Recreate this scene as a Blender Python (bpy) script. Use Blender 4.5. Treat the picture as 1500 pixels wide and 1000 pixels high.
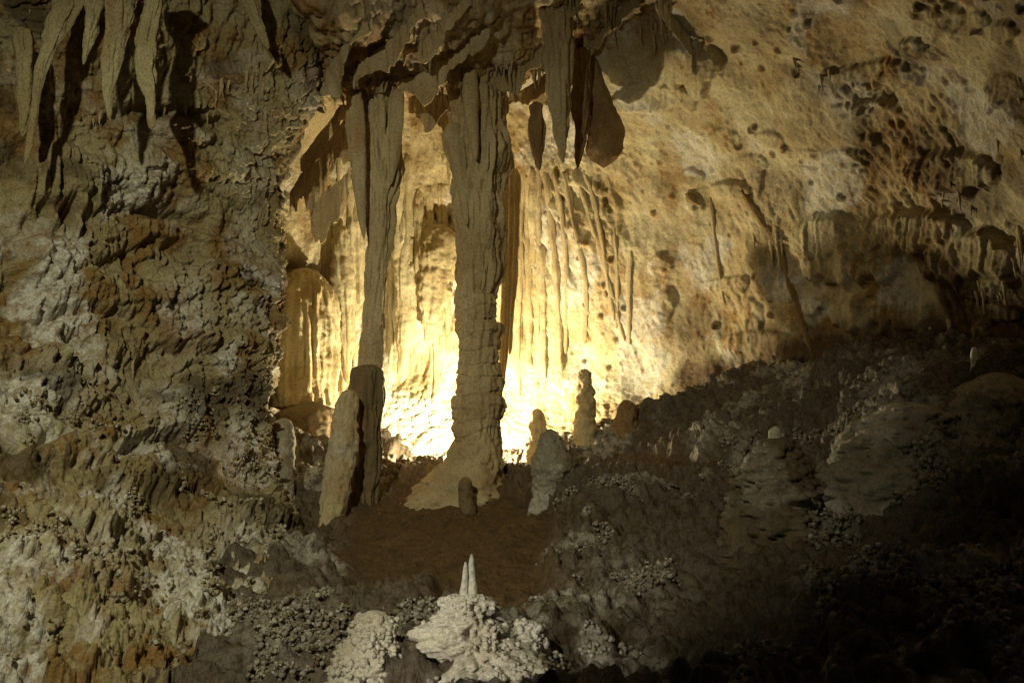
import bpy, math, random
import numpy as np
for o in list(bpy.data.objects): bpy.data.objects.remove(o)
SC = bpy.context.scene
COL = SC.collection
f32 = np.float32

# ------------------------------------------------------------------ camera
PITCH = math.radians(6.0); F = 1500*35/36
cd = bpy.data.cameras.new('camera'); cam = bpy.data.objects.new('camera', cd); COL.objects.link(cam)
cd.lens = 35; cd.sensor_width = 36; cd.clip_start = 0.05; cd.clip_end = 200
cam.rotation_euler = (math.pi/2+PITCH, 0, 0); SC.camera = cam
# ------------------------------------------------------------------ dark cave air, no sky
w = bpy.data.worlds.new('World'); SC.world = w; w.use_nodes = True
w.node_tree.nodes['Background'].inputs[0].default_value = (0.75, 0.8, 1.0, 1)
w.node_tree.nodes['Background'].inputs[1].default_value = 0.012
SC.view_settings.view_transform = 'Standard'; SC.view_settings.look = 'None'
SC.view_settings.gamma = 1; SC.view_settings.use_curve_mapping = False
SC.view_settings.exposure = 0.0
def P(px, py, Y):
    """point of the cave that stands Y metres ahead"""
    sx = (px-750)/F; sy = (500-py)/F
    dy = math.cos(PITCH)-sy*math.sin(PITCH); dz = math.sin(PITCH)+sy*math.cos(PITCH)
    return np.stack(np.broadcast_arrays(sx*Y/dy, Y+0*sx, dz*Y/dy), -1)
def project(V):
    x, y, z = V[..., 0], V[..., 1], V[..., 2]
    d = y*math.cos(PITCH)+z*math.sin(PITCH); u = -y*math.sin(PITCH)+z*math.cos(PITCH)
    return 750+F*x/d, 500-F*u/d
def light(name, loc, aim, energy, color, cone=None, blend=0.5, radius=0.05, parent=None):
    ld = bpy.data.lights.new(name, 'SPOT' if cone else 'POINT'); ld.energy = energy; ld.color = color; ld.shadow_soft_size = radius
    if cone: ld.spot_size = math.radians(cone); ld.spot_blend = blend
    o = bpy.data.objects.new(name, ld); COL.objects.link(o); o.location = loc
    if aim is not None:
        from mathutils import Vector
        o.rotation_euler = (Vector(aim)-Vector(loc)).to_track_quat('-Z', 'Y').to_euler()
    return o
LAMP = P(678, 674, 16.3)                        # the alcove flood lamp, behind the big column
light('alcove_light', tuple(LAMP+np.array([0, .1, .12])), None, 1200, (1.0, 0.87, 0.56), radius=0.06)
light('trail_light', (-3.4, 0.6, 4.6), (-2.7, 10, 0.8), 2800, (1.0, 0.95, 0.66), cone=74, blend=1.0, radius=0.12)
light('stalagmite_light', (-2.2, 2.6, -0.3), (-.25, 6.6, -1.5), 480, (1.0, 0.95, 0.82), cone=24, blend=.9, radius=0.1)

# ------------------------------------------------------------------ noise
RNG = np.random.default_rng(7)
LT = RNG.random((64, 64, 64)).astype(f32).ravel()
JT = RNG.random((32*32*32, 3)).astype(f32)
def vnoise(p):
    i = np.floor(p).astype(np.int32); f = (p-i).astype(f32); f = f*f*f*(f*(f*6-15)+10)
    i &= 63; j = (i+1) & 63
    x0, x1 = i[..., 0]*4096, j[..., 0]*4096; y0, y1 = i[..., 1]*64, j[..., 1]*64; z0, z1 = i[..., 2], j[..., 2]
    fx, fy, fz = f[..., 0], f[..., 1], f[..., 2]
    def l(a, b, t): return a+(b-a)*t
    return l(l(l(LT[x0+y0+z0], LT[x1+y0+z0], fx), l(LT[x0+y1+z0], LT[x1+y1+z0], fx), fy),
             l(l(LT[x0+y0+z1], LT[x1+y0+z1], fx), l(LT[x0+y1+z1], LT[x1+y1+z1], fx), fy), fz)*2-1
ROT = np.array([[0, .8, .6], [-.8, .36, -.48], [-.6, -.48, .64]], f32)
def fbm(p, sc, octv=4, gain=.5, off=0.):
    p = (np.asarray(p, f32)*np.asarray(sc, f32)+f32(off+11.3)); a = 1.; s = 0; n = 0
    for k in range(octv):
        s = s+a*vnoise(p); n += a; a *= gain; p = p@ROT.T*f32(2.03)+f32(3.7)
    return s/n*1.5
def ridge(p, sc, octv=2, off=0.):           # sharp grooves, smooth ridges
    p = (np.asarray(p, f32)*np.asarray(sc, f32)+f32(off+5.1)); a = 1.; s = 0; n = 0
    for k in range(octv):
        s = s+a*(np.abs(vnoise(p))*2.2-.7); n += a; a *= .5; p = p*f32(2.1)+f32(7.7)
    return s/n
def worley(p, cell, off=0., jit=.9):
    p = (np.asarray(p, f32)/f32(cell)+f32(off+9.)).reshape(-1, 3); i = np.floor(p).astype(np.int32); f = (p-i).astype(f32)
    best = np.full(len(p), 9., f32); idb = np.zeros(len(p), np.int32)
    for dx in (-1, 0, 1):
        for dy in (-1, 0, 1):
            for dz in (-1, 0, 1):
                c = ((i[:, 0]+dx) & 31)*1024+((i[:, 1]+dy) & 31)*32+((i[:, 2]+dz) & 31)
                q = JT[c]*f32(jit)+f32((1-jit)/2)
                d = (q[:, 0]+dx-f[:, 0])**2+(q[:, 1]+dy-f[:, 1])**2+(q[:, 2]+dz-f[:, 2])**2
                m = d < best; best[m] = d[m]; idb[m] = c[m]
    return np.sqrt(best), idb
def bumps(p, cell, off=0., mask=None):
    """knobbly popcorn relief, 0..1"""
    sh = p.shape[:-1]; pf = np.asarray(p, f32).reshape(-1, 3); out = np.zeros(len(pf), f32)
    sel = np.arange(len(pf)) if mask is None else np.nonzero(mask.ravel() > .02)[0]
    if len(sel):
        q = pf[sel]; d, _ = worley(q, cell, off); d2, _ = worley(q, cell*.48, off+3)
        out[sel] = np.sqrt(np.clip(1-(d/.66)**2, 0, 1))*.65+np.sqrt(np.clip(1-(d2/.68)**2, 0, 1))*.4
    return out.reshape(sh)
def sst(a, b, x): t = np.clip((x-a)/(b-a), 0, 1); return t*t*(3-2*t)
def n1(x, s=0): x = np.asarray(x, f32); return vnoise(np.stack([x, np.full_like(x, s*1.37+.5), np.full_like(x, s*.71+.3)], -1))
def gauss(px, py, cx, cy, sx, sy): return np.exp(-((px-cx)/sx)**2-((py-cy)/sy)**2)
def cubic(xk, yk, x):
    """Hermite through the knots, along the last axis of yk"""
    xk = np.asarray(xk, float); yk = np.asarray(yk, float); h = np.diff(xk); d = np.diff(yk, axis=-1)/h
    m = np.empty_like(yk); m[..., 1:-1] = (d[..., :-1]+d[..., 1:])/2; m[..., 0] = d[..., 0]; m[..., -1] = d[..., -1]
    k = np.clip(np.searchsorted(xk, x)-1, 0, len(h)-1); t = (x-xk[k])/h[k]
    return ((2*t**3-3*t**2+1)*yk[..., k]+(t**3-2*t**2+t)*h[k]*m[..., k]+(-2*t**3+3*t**2)*yk[..., k+1]+(t**3-t**2)*h[k]*m[..., k+1])

# ------------------------------------------------------------------ mesh + object helpers
def mesh_grid(name, V, wrap=False, attrs=None, flip=False):
    n, m = V.shape[:2]; idx = np.arange(n*m).reshape(n, m)
    a = idx[:-1]; b = idx[1:]
    if wrap: a2, b2 = np.roll(a, -1, 1), np.roll(b, -1, 1)
    else: a, a2, b, b2 = a[:, :-1], a[:, 1:], b[:, :-1], b[:, 1:]
    q = np.stack([a, b, b2, a2] if flip else [a, a2, b2, b], -1).reshape(-1, 4)
    return mesh_raw(name, V.reshape(-1, 3), q, attrs)
def mesh_raw(name, V, q, attrs=None):
    me = bpy.data.meshes.new(name); k = q.shape[1]
    me.vertices.add(len(V)); me.vertices.foreach_set('co', np.ascontiguousarray(V, f32).ravel())
    me.loops.add(q.size); me.loops.foreach_set('vertex_index', q.astype(np.int32).ravel())
    me.polygons.add(len(q)); me.polygons.foreach_set('loop_start', np.arange(0, q.size, k, dtype=np.int32))
    me.polygons.foreach_set('use_smooth', np.ones(len(q), bool)); me.update(calc_edges=True)
    for nm, arr in (attrs or {}).items():
        at = me.attributes.new(nm, 'FLOAT', 'POINT'); at.data.foreach_set('value', np.ascontiguousarray(arr, f32).ravel())
    return me
def obj(name, me, mat, parent=None, loc=None):
    o = bpy.data.objects.new(name, me); COL.objects.link(o)
    if mat and not me.materials: me.materials.append(mat)
    if parent: o.parent = parent
    if loc is not None: o.location = loc
    return o
def tag(o, label=None, cat=None, group=None, kind=None):
    if label: o['label'] = label
    if cat: o['category'] = cat
    if group: o['group'] = group
    if kind: o['kind'] = kind
    return o
def empty(name, loc, label, cat, group=None):
    o = bpy.data.objects.new(name, None); COL.objects.link(o); o.location = loc; o.empty_display_size = .1
    return tag(o, label, cat, group)

# ------------------------------------------------------------------ materials
def rock(name, a, b, stain=(.30, .15, .04), white=(.62, .58, .50), mud=(.085, .05, .022), amt=.5, scale=1., bump=.42, rough=.82, knob=0.):
    m = bpy.data.materials.new(name); m.use_nodes = True; nt = m.node_tree; N = nt.nodes; L = nt.links
    bs = N['Principled BSDF']; geo = N.new('ShaderNodeNewGeometry')
    def noise(sc, det=4, rgh=.6, vec=None):
        t = N.new('ShaderNodeTexNoise'); t.inputs['Scale'].default_value = sc; t.inputs['Detail'].default_value = det; t.inputs['Roughness'].default_value = rgh
        L.new(vec or geo.outputs['Position'], t.inputs['Vector']); return t.outputs['Fac']
    def mathn(op, x, y):
        t = N.new('ShaderNodeMath'); t.operation = op; t.use_clamp = op in ('MULTIPLY', 'ADD')
        for i, v in enumerate((x, y)):
            if isinstance(v, (int, float)): t.inputs[i].default_value = v
            else: L.new(v, t.inputs[i])
        return t.outputs[0]
    def ramp(v, lo, hi):
        t = N.new('ShaderNodeMapRange'); t.interpolation_type = 'SMOOTHSTEP'; L.new(v, t.inputs[0]); t.inputs[1].default_value = lo; t.inputs[2].default_value = hi; return t.outputs[0]
    def mix(fac, c1, c2):
        t = N.new('ShaderNodeMix'); t.data_type = 'RGBA'
        if isinstance(fac, float): t.inputs[0].default_value = fac
        else: L.new(fac, t.inputs[0])
        for s, v in ((6, c1), (7, c2)):
            if isinstance(v, tuple): t.inputs[s].default_value = v+(1,)
            else: L.new(v, t.inputs[s])
        return t.outputs[2]
    def att(nm):
        t = N.new('ShaderNodeAttribute'); t.attribute_name = nm; return t.outputs['Fac']
    mp = N.new('ShaderNodeMapping'); mp.inputs['Scale'].default_value = (1, 1, .22); L.new(geo.outputs['Position'], mp.inputs[0])
    streak = noise(5*scale, 5, .65, mp.outputs[0])
    c = mix(ramp(noise(1.3*scale, 6), .38, .62), a, b)
    c = mix(mathn('ADD', mathn('MULTIPLY', ramp(streak, .50, .68), amt), mathn('MULTIPLY', att('stain'), ramp(noise(7*scale, 5, .7), .25, .6))), c, stain)
    c = mix(mathn('MULTIPLY', att('white'), ramp(noise(9*scale, 4, .7), .3, .6)), c, white)
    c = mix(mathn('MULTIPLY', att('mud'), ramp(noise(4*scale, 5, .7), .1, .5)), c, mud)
    g = N.new('ShaderNodeMix'); g.data_type = 'RGBA'; g.blend_type = 'MULTIPLY'; g.inputs[0].default_value = 1
    sp = ramp(noise(38*scale, 4, .75), .2, .62); gg = N.new('ShaderNodeCombineColor')
    v = mathn('ADD', mathn('MULTIPLY', sp, .6), .4)
    for i in range(3): L.new(v, gg.inputs[i])
    L.new(c, g.inputs[6]); L.new(gg.outputs[0], g.inputs[7]); L.new(g.outputs[2], bs.inputs['Base Color'])
    bs.inputs['Roughness'].default_value = rough; bs.inputs['Specular IOR Level'].default_value = .3
    bp = N.new('ShaderNodeBump'); bp.inputs['Strength'].default_value = bump; bp.inputs['Distance'].default_value = .055
    h = mathn('ADD', mathn('MULTIPLY', noise(22*scale, 4, .7), .7), mathn('MULTIPLY', noise(70*scale, 2, .7), .3))
    if knob:
        for sc_, k_ in ((17, 1.), (41, .5)):
            vo = N.new('ShaderNodeTexVoronoi'); vo.inputs['Scale'].default_value = sc_; L.new(geo.outputs['Position'], vo.inputs['Vector'])
            h2 = N.new('ShaderNodeMath'); h2.operation = 'MULTIPLY_ADD'; L.new(vo.outputs['Distance'], h2.inputs[0]); h2.inputs[1].default_value = -knob*k_; L.new(h, h2.inputs[2]); h = h2.outputs[0]
    L.new(h, bp.inputs['Height']); L.new(bp.outputs[0], bs.inputs['Normal'])
    return m
M_left = rock('tan_limestone', (.35, .30, .165), (.27, .215, .105), stain=(.22, .125, .035), white=(.60, .58, .52), mud=(.06, .04, .017), amt=.5, bump=.6, knob=.4)
M_back = rock('cream_limestone', (.57, .495, .305), (.47, .375, .20), stain=(.29, .165, .05), white=(.66, .64, .58), mud=(.085, .05, .021), amt=.38)
M_ceil = rock('gold_limestone', (.50, .40, .23), (.40, .29, .15), stain=(.28, .15, .05), amt=.45)
M_floor = rock('cave_mud', (.062, .042, .021), (.042, .027, .013), stain=(.17, .095, .035), white=(.40, .37, .30), amt=.3, bump=.5, knob=.75)
M_col = rock('column_calcite', (.50, .40, .23), (.40, .30, .16), stain=(.27, .17, .07), amt=.35)
M_dark = rock('brown_shaded_calcite', (.20, .15, .08), (.15, .11, .055), amt=.5)  # brown mound and stub; on the slim trunk it paints shade
M_drape = rock('drapery_calcite', (.44, .36, .21), (.37, .28, .15), amt=.4)
M_drip = rock('brown_drip_calcite', (.27, .18, .08), (.20, .12, .05), amt=.6)
M_grey = rock('grey_knobbly_calcite', (.31, .28, .21), (.22, .19, .13), amt=.3, knob=.5)
M_white = rock('white_calcite', (.62, .58, .49), (.52, .47, .36), amt=.15)
M_pop = rock('popcorn_calcite', (.38, .34, .26), (.27, .22, .14), amt=.2)
M_popb = rock('brown_grey_popcorn_calcite', (.25, .22, .16), (.16, .13, .085), amt=.2, knob=.3)
M_popd = rock('shaded_popcorn_calcite', (.17, .135, .085), (.12, .09, .05), amt=.25)  # darker popcorn copy, the bank's dim light put into its colour

# ------------------------------------------------------------------ rock sheets
def axis(vis0, vis1, n, lo, hi, k):
    return np.concatenate([np.linspace(lo, vis0, k, endpoint=False), np.linspace(vis0, vis1, n, endpoint=False), np.linspace(vis1, hi, k)])
def sheet(uk, vk, PX, PY, YY, u, v):
    T = [cubic(vk, cubic(uk, np.asarray(t, float), u).T, v).T for t in (PX, PY, YY)]
    V = P(T[0], T[1], T[2])
    N = np.cross(np.gradient(V, axis=1), np.gradient(V, axis=0)); N /= np.linalg.norm(N, axis=-1, keepdims=True)+1e-9
    s = np.sign((N*-V).sum(-1)); 
    if np.median(s) < 0: N = -N
    return V, N, T[0], T[1]
def dome(px, py, cx, cy, wd, h, out, seed):
    """a flowstone cascade: rounded lip, fluted face, ragged hanging hem"""
    r = np.zeros(px.shape, f32); sel = (np.abs(px-cx) < wd) & (py > cy-8) & (py < cy+h*1.4)
    if not sel.any(): return r
    x = px[sel]; y = py[sel]; xn = (x-cx)/wd; env = np.sqrt(np.clip(1-xn**2, 0, 1))
    top = cy+h*.3*xn**2+4*n1(x*.05, seed); bot = cy+h*(.55+.35*env+.22*n1(x*.09, seed+1)+.05*n1(x*.3, seed+4))
    s = (y-top)/np.maximum(bot-top, 3)
    fl = .30*np.abs(n1(x*.16+.06*n1(y*.04, seed+5), seed+2))+.16*np.abs(n1(x*.37, seed+3))
    r[sel] = out*np.power(env, .6)*sst(0, .16, s)*(1-sst(.72, 1.0, s))*(.75+.3*s)*(.72+fl)
    return r
class Surf: pass
def finish(name, V, N, D, px, py, mat, attrs, label=None):
    W = V+N*D[..., None]
    me = mesh_grid(name, W.astype(f32), attrs=attrs)
    o = tag(obj(name, me, mat), kind='structure')
    s = Surf(); s.V = W; s.o = o
    NN = np.cross(np.gradient(W, axis=1), np.gradient(W, axis=0)); NN /= np.linalg.norm(NN, axis=-1, keepdims=True)+1e-9
    if np.median((NN*-W).sum(-1)) < 0: NN = -NN
    s.N = NN; s.px, s.py = project(W)
    # depth lookup, 4 px cells, nearest point wins
    g = np.full((300, 450), 99., f32); ix = ((s.px+100)/4).astype(int); iy = ((s.py+100)/4).astype(int)
    ok = (ix >= 0) & (ix < 450) & (iy >= 0) & (iy < 300); np.minimum.at(g, (iy[ok], ix[ok]), W[..., 1][ok]); s.g = g
    return s
def depth(s, px, py):
    j = int((px+100)/4); i = int((py+100)/4); b = s.g[max(i-1, 0):i+2, max(j-1, 0):j+2]; b = b[b < 90]
    return float(np.median(b)) if b.size else 15.

rnd = random.Random(3)
# ---- left wall: comes out of the dark beside the camera, turns the corner into the alcove
vk = [-420, -100, 0, 100, 200, 300, 400, 500, 600, 700, 800, 900, 1000, 1300]
edge = [520, 490, 475, 455, 428, 404, 394, 388, 384, 396, 425, 440, 430, 380]
yl = [8.6, 10.0, 10.5, 10.7, 10.8, 10.8, 10.6, 10.3, 9.8, 9.2, 8.5, 7.7, 6.8, 4.8]       # depth at px 0
yr = [11., 12.3, 12.7, 12.9, 13.1, 13.3, 13.3, 13.2, 13., 12.6, 11.4, 9.7, 8.0, 5.2]  # depth at the corner
uk = [0, 1, 2, 3, 4, 5, 6, 7, 8, 9]
PX, YY = [], []
for e, a, b in zip(edge, yl, yr):
    PX.append([-900, -450, -150, e*.18, e*.45, e*.72, e*.92, e, e-6, e-30])
    YY.append([a*.62, a*.78, a*.93, a+(b-a)*.18, a+(b-a)*.42, a+(b-a)*.68, a+(b-a)*.9, b+.25, b+1.3, b+4.2])
PY = [[v]*10 for v in vk]
V, N, px, py = sheet(uk, vk, PX, PY, YY, axis(2.4, 7.6, 360, 0, 9, 30), axis(-30, 1020, 600, -420, 1300, 22))
big = fbm(V, .75, 4)
popm = sst(-.15, .25, fbm(V, .9, 3, off=40)+.0012*(py-520)+.25*gauss(px, py, 120, 620, 160, 160))
flm = sst(-.05, .35, fbm(V, 1.1, 2, off=70)+.0007*(420-py))
D = .26*big+.06*fbm(V, 2.6, 5, .5, 20)+.075*ridge(V, (9, 9, .9), 2)*flm+.034*fbm(V, 11, 4, .6)+.010*fbm(V, 36, 2)
D += popm*.10*bumps(V, .13, 0, popm)
for H_, A_, o_ in ((.42, .13, 3.), (.2, .06, 8.)):
    ph = (V[..., 2]+.35*fbm(V, 1.1, 3, off=o_))/H_+.22*ridge(V, (11, 11, .6), 1, o_)+.3*fbm(V, 3, 2, off=o_+2); fr = ph-np.floor(ph)
    D += A_*sst(-.1, .3, fbm(V, .9, 2, off=o_+50))*np.power(1-fr, .8)*sst(0, .12, fr)*(.8+.35*ridge(V, (14, 14, 1.), 2, o_))
doms = [(150, 395, 105, 75, .30), (135, 452, 85, 105, .34), (90, 545, 70, 70, .2), (75, 200, 70, 160, .34), (215, 205, 34, 110, .25), (195, 305, 60, 70, .25), (165, 600, 90, 60, .22), (280, 560, 70, 110, .22),
        (60, 340, 60, 90, .2), (330, 590, 50, 110, .25), (320, 210, 60, 70, .22), (350, 480, 40, 130, .12), (260, 470, 50, 50, .16), (60, 660, 80, 60, .2), (210, 690, 70, 70, .2), (350, 820, 70, 70, .12), (110, 780, 80, 60, .2), (250, 880, 80, 90, .14), (50, 900, 90, 60, .10)]
for k in range(26): doms.append((rnd.uniform(0, 380), rnd.uniform(20, 950), rnd.uniform(14, 42), rnd.uniform(18, 60), rnd.uniform(.05, .14)))
DM = np.zeros_like(D)
for i, d in enumerate(doms): DM = np.maximum(DM, .7*dome(px, py, *d, i*3+1))
D += DM
for xs, ys_ in [([-200, 0, 60, 110, 180, 260, 330, 420], [200, 190, 182, 205, 185, 178, 205, 240]), ([-200, 0, 70, 130, 210, 300, 400], [350, 345, 330, 345, 322, 350, 370]), ([-200, 0, 80, 160, 250, 330, 400], [720, 700, 655, 690, 660, 700, 690])]:
    d_ = py-np.interp(px, xs, ys_)+14*fbm(V, 2.2, 3, off=88); f_ = sst(-.3, .2, fbm(V, .8, 2, off=ys_[0]))*(1-sst(330, 400, px))
    D += f_*(.15*sst(-6, 8, d_)*(1-sst(25, 120, d_))-.20*np.exp(-((d_+15)/12)**2))
D -= .5*gauss(px, py, 118, 505, 22, 24)+.35*gauss(px, py, 60, 495, 16, 22)+.35*gauss(px, py, 220, 900, 30, 28)+.4*gauss(px, py, 40, 975, 70, 16)+.35*gauss(px, py, 20, 420, 26, 60)
att_white = np.clip((.35+.65*popm)*sst(.05, .4, fbm(V, 1.6, 4, off=15))+.8*gauss(px, py, 270, 460, 25, 50)+.8*gauss(px, py, 345, 640, 28, 70)+.6*gauss(px, py, 340, 830, 60, 50)+.5*gauss(px, py, 130, 850, 60, 40)+.5*gauss(px, py, 60, 580, 70, 50), 0, 1)
att_stain = sst(-.05, .35, fbm(V, 1.7, 4, off=90))
Wl = finish('cave_wall_left', V, N, D, px, py, M_left, dict(white=att_white, stain=att_stain, mud=.75*sst(.15, .6, fbm(V, 1.2, 4, off=130))))

# ---- alcove back and the long right wall that leans overhead
vk = [-420, -150, 0, 100, 200, 300, 400, 500, 600, 680, 760, 900]
uk = [250, 400, 480, 560, 650, 740, 820, 900, 1000, 1100, 1200, 1350, 1500, 1800, 2300]
base = np.array([17.4, 17.6, 18.1, 18.4, 18.3, 17.9, 17.4, 16.9, 16.2, 15.4, 14.5, 13.0, 11.4, 8.6, 5.6])
lean = np.array([-7.5, -5.0, -3.6, -2.6, -1.7, -1.0, -.5, -.1, 0, -.1, -.1, -.1])
lw = np.array([.55, .6, .7, .75, .8, .85, .95, 1.05, 1.1, 1.1, 1.0, .9, .8, .6, .4])
YY = [base+l*lw for l in lean]
YY[8] = YY[8]-np.where(np.array(uk) < 720, .25, .0); YY[9] = YY[9]-np.where((np.array(uk) > 480) & (np.array(uk) < 720), .8, .2)
PX = [uk]*len(vk); PY = [[v]*len(uk) for v in vk]
V, N, px, py = sheet(uk, vk, PX, PY, YY, axis(385, 1510, 650, 250, 2300, 22), axis(-20, 720, 400, -420, 900, 18))
right = sst(900, 1250, px); alc = 1-sst(700, 790, px)
fl_left = gauss(px, py, 445, 510, 52, 120)              # fluted curtain wall left of the columns
fl_back = gauss(px, py, 640, 450, 60, 170)
fl_rt = gauss(px, py, 830, 300, 75, 130)
fl_far = right*sst(.0, .4, fbm(V, (1.2, 1.2, .5), 3, off=33))
D = .20*fbm(V, .6, 3)+.035*fbm(V, 2.5, 4, .5, 9)+.011*fbm(V, 12, 3, .6)+.006*fbm(V, 30, 2, .6)
D += .15*ridge(V, (8, 8, .28), 3)*np.clip(1.3*fl_left+1.0*fl_back+.7*fl_rt+.8*gauss(px, py, 520, 470, 50, 130), 0, 1)+.045*ridge(V, (9, 9, .45), 2, 4)*fl_far
low = sst(520, 640, py+30*fbm(V, 2, 2)); D += low*.07*bumps(V, .13, 0, low)
wd, wid = worley(V, .30, 2.2); wart = np.clip(1-wd/.22, 0, 1).reshape(px.shape)*sst(720, 800, px)*sst(-.2, .25, fbm(V, 1.1, 2, off=5))
D += .07*np.sqrt(wart)*(1+.5*fbm(V, 14, 2))
wd2, _ = worley(V*np.array([1, 1, .55]), .16, 6.2); wart2 = np.clip(1-wd2/.3, 0, 1).reshape(px.shape)*sst(.05, .3, fbm(V, 1.3, 3, off=55))*sst(700, 800, px)
D += .035*wart2*(1-.8*right)
doms = [(440, 415, 62, 230, .30), (640, 330, 32, 160, .22), (600, 325, 26, 180, .16), (1250, 340, 70, 90, .2), (1340, 300, 80, 80, .22), (1400, 210, 70, 90, .2), (1290, 90, 60, 50, .1), (1190, 480, 60, 70, .15), (1290, 420, 70, 80, .18), (1420, 330, 60, 110, .2), (1000, 60, 60, 90, .25), (960, 120, 60, 60, .2), (1215, 300, 50, 110, .16), (1110, 480, 60, 50, .1), (840, 250, 70, 150, .12)]
for k in range(40): doms.append((rnd.uniform(960, 1500), rnd.uniform(0, 500), rnd.uniform(12, 36), rnd.uniform(20, 70), rnd.uniform(.04, .12)))
DM = np.zeros_like(D)
for i, d in enumerate(doms): DM = np.maximum(DM, dome(px, py, *d, i*3+301))
D += DM
D -= .5*gauss(px, py, 432, 398, 26, 13)+.3*gauss(px, py, 640, 325, 14, 8)
st = np.clip(1.2*wart**.5+.9*wart2+.6*sst(.15, .6, fbm(V, (1.5, 1.5, .8), 4, off=77))+.5*fl_far, 0, 1)
mud_shadow = np.clip(1.*sst(-75, 10, py-np.interp(px, [800, 900, 1000, 1100, 1200, 1300, 1500], [720, 660, 590, 545, 505, 480, 450])+45*fbm(V, 1.5, 4))*sst(840, 940, px)+.8*wart**.5*sst(.0, .3, fbm(V, 3, 2, off=8))+.55*right*sst(.05, .45, fbm(V, 1.3, 3, off=61))+.7*gauss(px, py, 1010, 490, 30, 60), 0, 1)  # brown wall foot, warts and blotches; last patch paints a cast shadow
Wb = finish('cave_wall_back', V, N, D, px, py, M_back, dict(white=sst(.05, .4, fbm(V, 1.3, 4, off=21))*.65, stain=st, mud=mud_shadow))

# ---- ceiling mass the columns hang from
uk = [340, 390, 440, 500, 580, 660, 740, 820, 900, 1000, 1150]
vk = [0, 1, 2, 3, 4, 5, 6, 7]
low_e = np.array([-160, -30, 100, 145, 138, 142, 128, 85, 20, -60, -200.])
yb = np.array([13.2, 13.2, 13.4, 13.6, 13.8, 14.0, 14.1, 14.0, 13.6, 13., 12.])
frac = [(-500, -4.6), (-260, -2.8), (-130, -1.5), (-55, -.6), (-12, -.1), (0, .35), (-12, 1.6), (-50, 3.6)]
PX = [uk]*8; PY = [low_e+a for a, b in frac]; YY = [yb+b for a, b in frac]
V, N, px, py = sheet(uk, vk, PX, PY, YY, axis(350, 1000, 400, 340, 1150, 10), np.linspace(0, 7, 230))
D = .2*fbm(V, .9, 3, off=3)+.05*fbm(V, 2.4, 4, .5, 14)+.06*ridge(V, (7, 7, 1.), 3, 2)+.015*fbm(V, 14, 3)
DM = np.zeros_like(D)
for k in range(60): DM = np.maximum(DM, dome(px, py, rnd.uniform(380, 950), rnd.uniform(-20, 150), rnd.uniform(12, 36), rnd.uniform(25, 70), rnd.uniform(.04, .12), k*3+701))
D += DM
Wc = finish('cave_ceiling', V, N, D, px, py, M_ceil, dict(white=.4*sst(.1, .5, fbm(V, 1.7, 4, off=2)), stain=sst(.0, .45, fbm(V, 1.7, 4, off=95)), mud=.4*sst(.1, .5, fbm(V, 1.5, 3, off=12))))

# ---- floor: mud slope running down from the alcove, knobbly banks on both sides
ctl = [(600, 640, 18.2), (660, 640, 18.4), (600, 690, 17.2), (640, 688, 16.0), (700, 690, 16.4), (745, 690, 16.2), (560, 695, 15.6), (690, 706, 14.7), (540, 742, 13.5), (480, 778, 12.6), (600, 735, 13.7), (620, 800, 11.5), (560, 860, 9.8),
       (700, 780, 12.), (760, 755, 12.9), (430, 800, 11.6), (450, 870, 9.6), (808, 745, 13.), (700, 880, 8.8), (690, 960, 7.0), (600, 1000, 6.4), (760, 1000, 6.3), (450, 1000, 6.9), (845, 700, 13.8), (900, 720, 12.6),
       (950, 665, 13.9), (1000, 655, 13.5), (1000, 750, 11.5), (880, 790, 11.2), (840, 840, 10.2), (800, 880, 8.9), (850, 950, 7.6), (950, 940, 7.8), (1100, 590, 14.0), (1200, 545, 13.5), (1100, 800, 9.5), (1200, 700, 10.6), (1330, 630, 10.4), (1330, 720, 9.4),
       (1450, 660, 9.2), (1450, 900, 6.3), (1200, 880, 7.6), (1100, 1000, 6.0), (1300, 1000, 5.4), (1500, 570, 10.), (900, 640, 16.), (1000, 590, 15.6), (400, 700, 14.), (420, 640, 15.4), (1050, 700, 12.3), (930, 860, 9.6), (1020, 900, 8.2)]
C = np.array([P(*c) for c in ctl]); extra = np.array([(-9, 14, -1.), (-9, 6, -3), (-5, 6.5, -2.6), (-6, 2, -3), (0, 2, -1.8), (6, 2, -1.6), (10, 5, -.2), (11, 9, 1.), (9, 13, 1.5), (6, 18, 1.5), (0, 21, .6), (-6, 19, .6)])
C = np.vstack([C, extra])
def tps(d): return np.where(d > 1e-9, d*d*np.log(d+1e-12), 0)
n = len(C); K = tps(np.linalg.norm(C[:, None, :2]-C[None, :, :2], axis=-1))+.05*np.eye(n); Q = np.c_[np.ones(n), C[:, :2]]
sol = np.linalg.solve(np.block([[K, Q], [Q.T, np.zeros((3, 3))]]), np.r_[C[:, 2], 0, 0, 0])
def floor_z(x, y):
    sh = np.shape(x); p = np.c_[np.ravel(x), np.ravel(y)]; z = sol[n]+p@sol[n+1:]
    for i in range(n): z = z+sol[i]*tps(np.hypot(p[:, 0]-C[i, 0], p[:, 1]-C[i, 1]))
    return z.reshape(sh)
gx = axis(-3.6, 5.6, 430, -9, 11, 24); gy = axis(5.2, 17, 430, 1.5, 20.5, 16)
X, Y = np.meshgrid(gx, gy); Z = floor_z(X, Y); V = np.stack([X, Y, Z], -1); px, py = project(V)
N = np.cross(np.gradient(V, axis=1), np.gradient(V, axis=0)); N /= np.linalg.norm(N, axis=-1, keepdims=True)
path = np.clip(gauss(px, py, 640, 745, 90, 60)+gauss(px, py, 590, 800, 110, 60)+gauss(px, py, 760, 790, 70, 60)+gauss(px, py, 740, 870, 90, 45)+gauss(px, py, 960, 690, 80, 28), 0, 1)
popm = sst(.25, .75, 1-path+.5*fbm(V, 1., 3, off=22))
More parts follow.
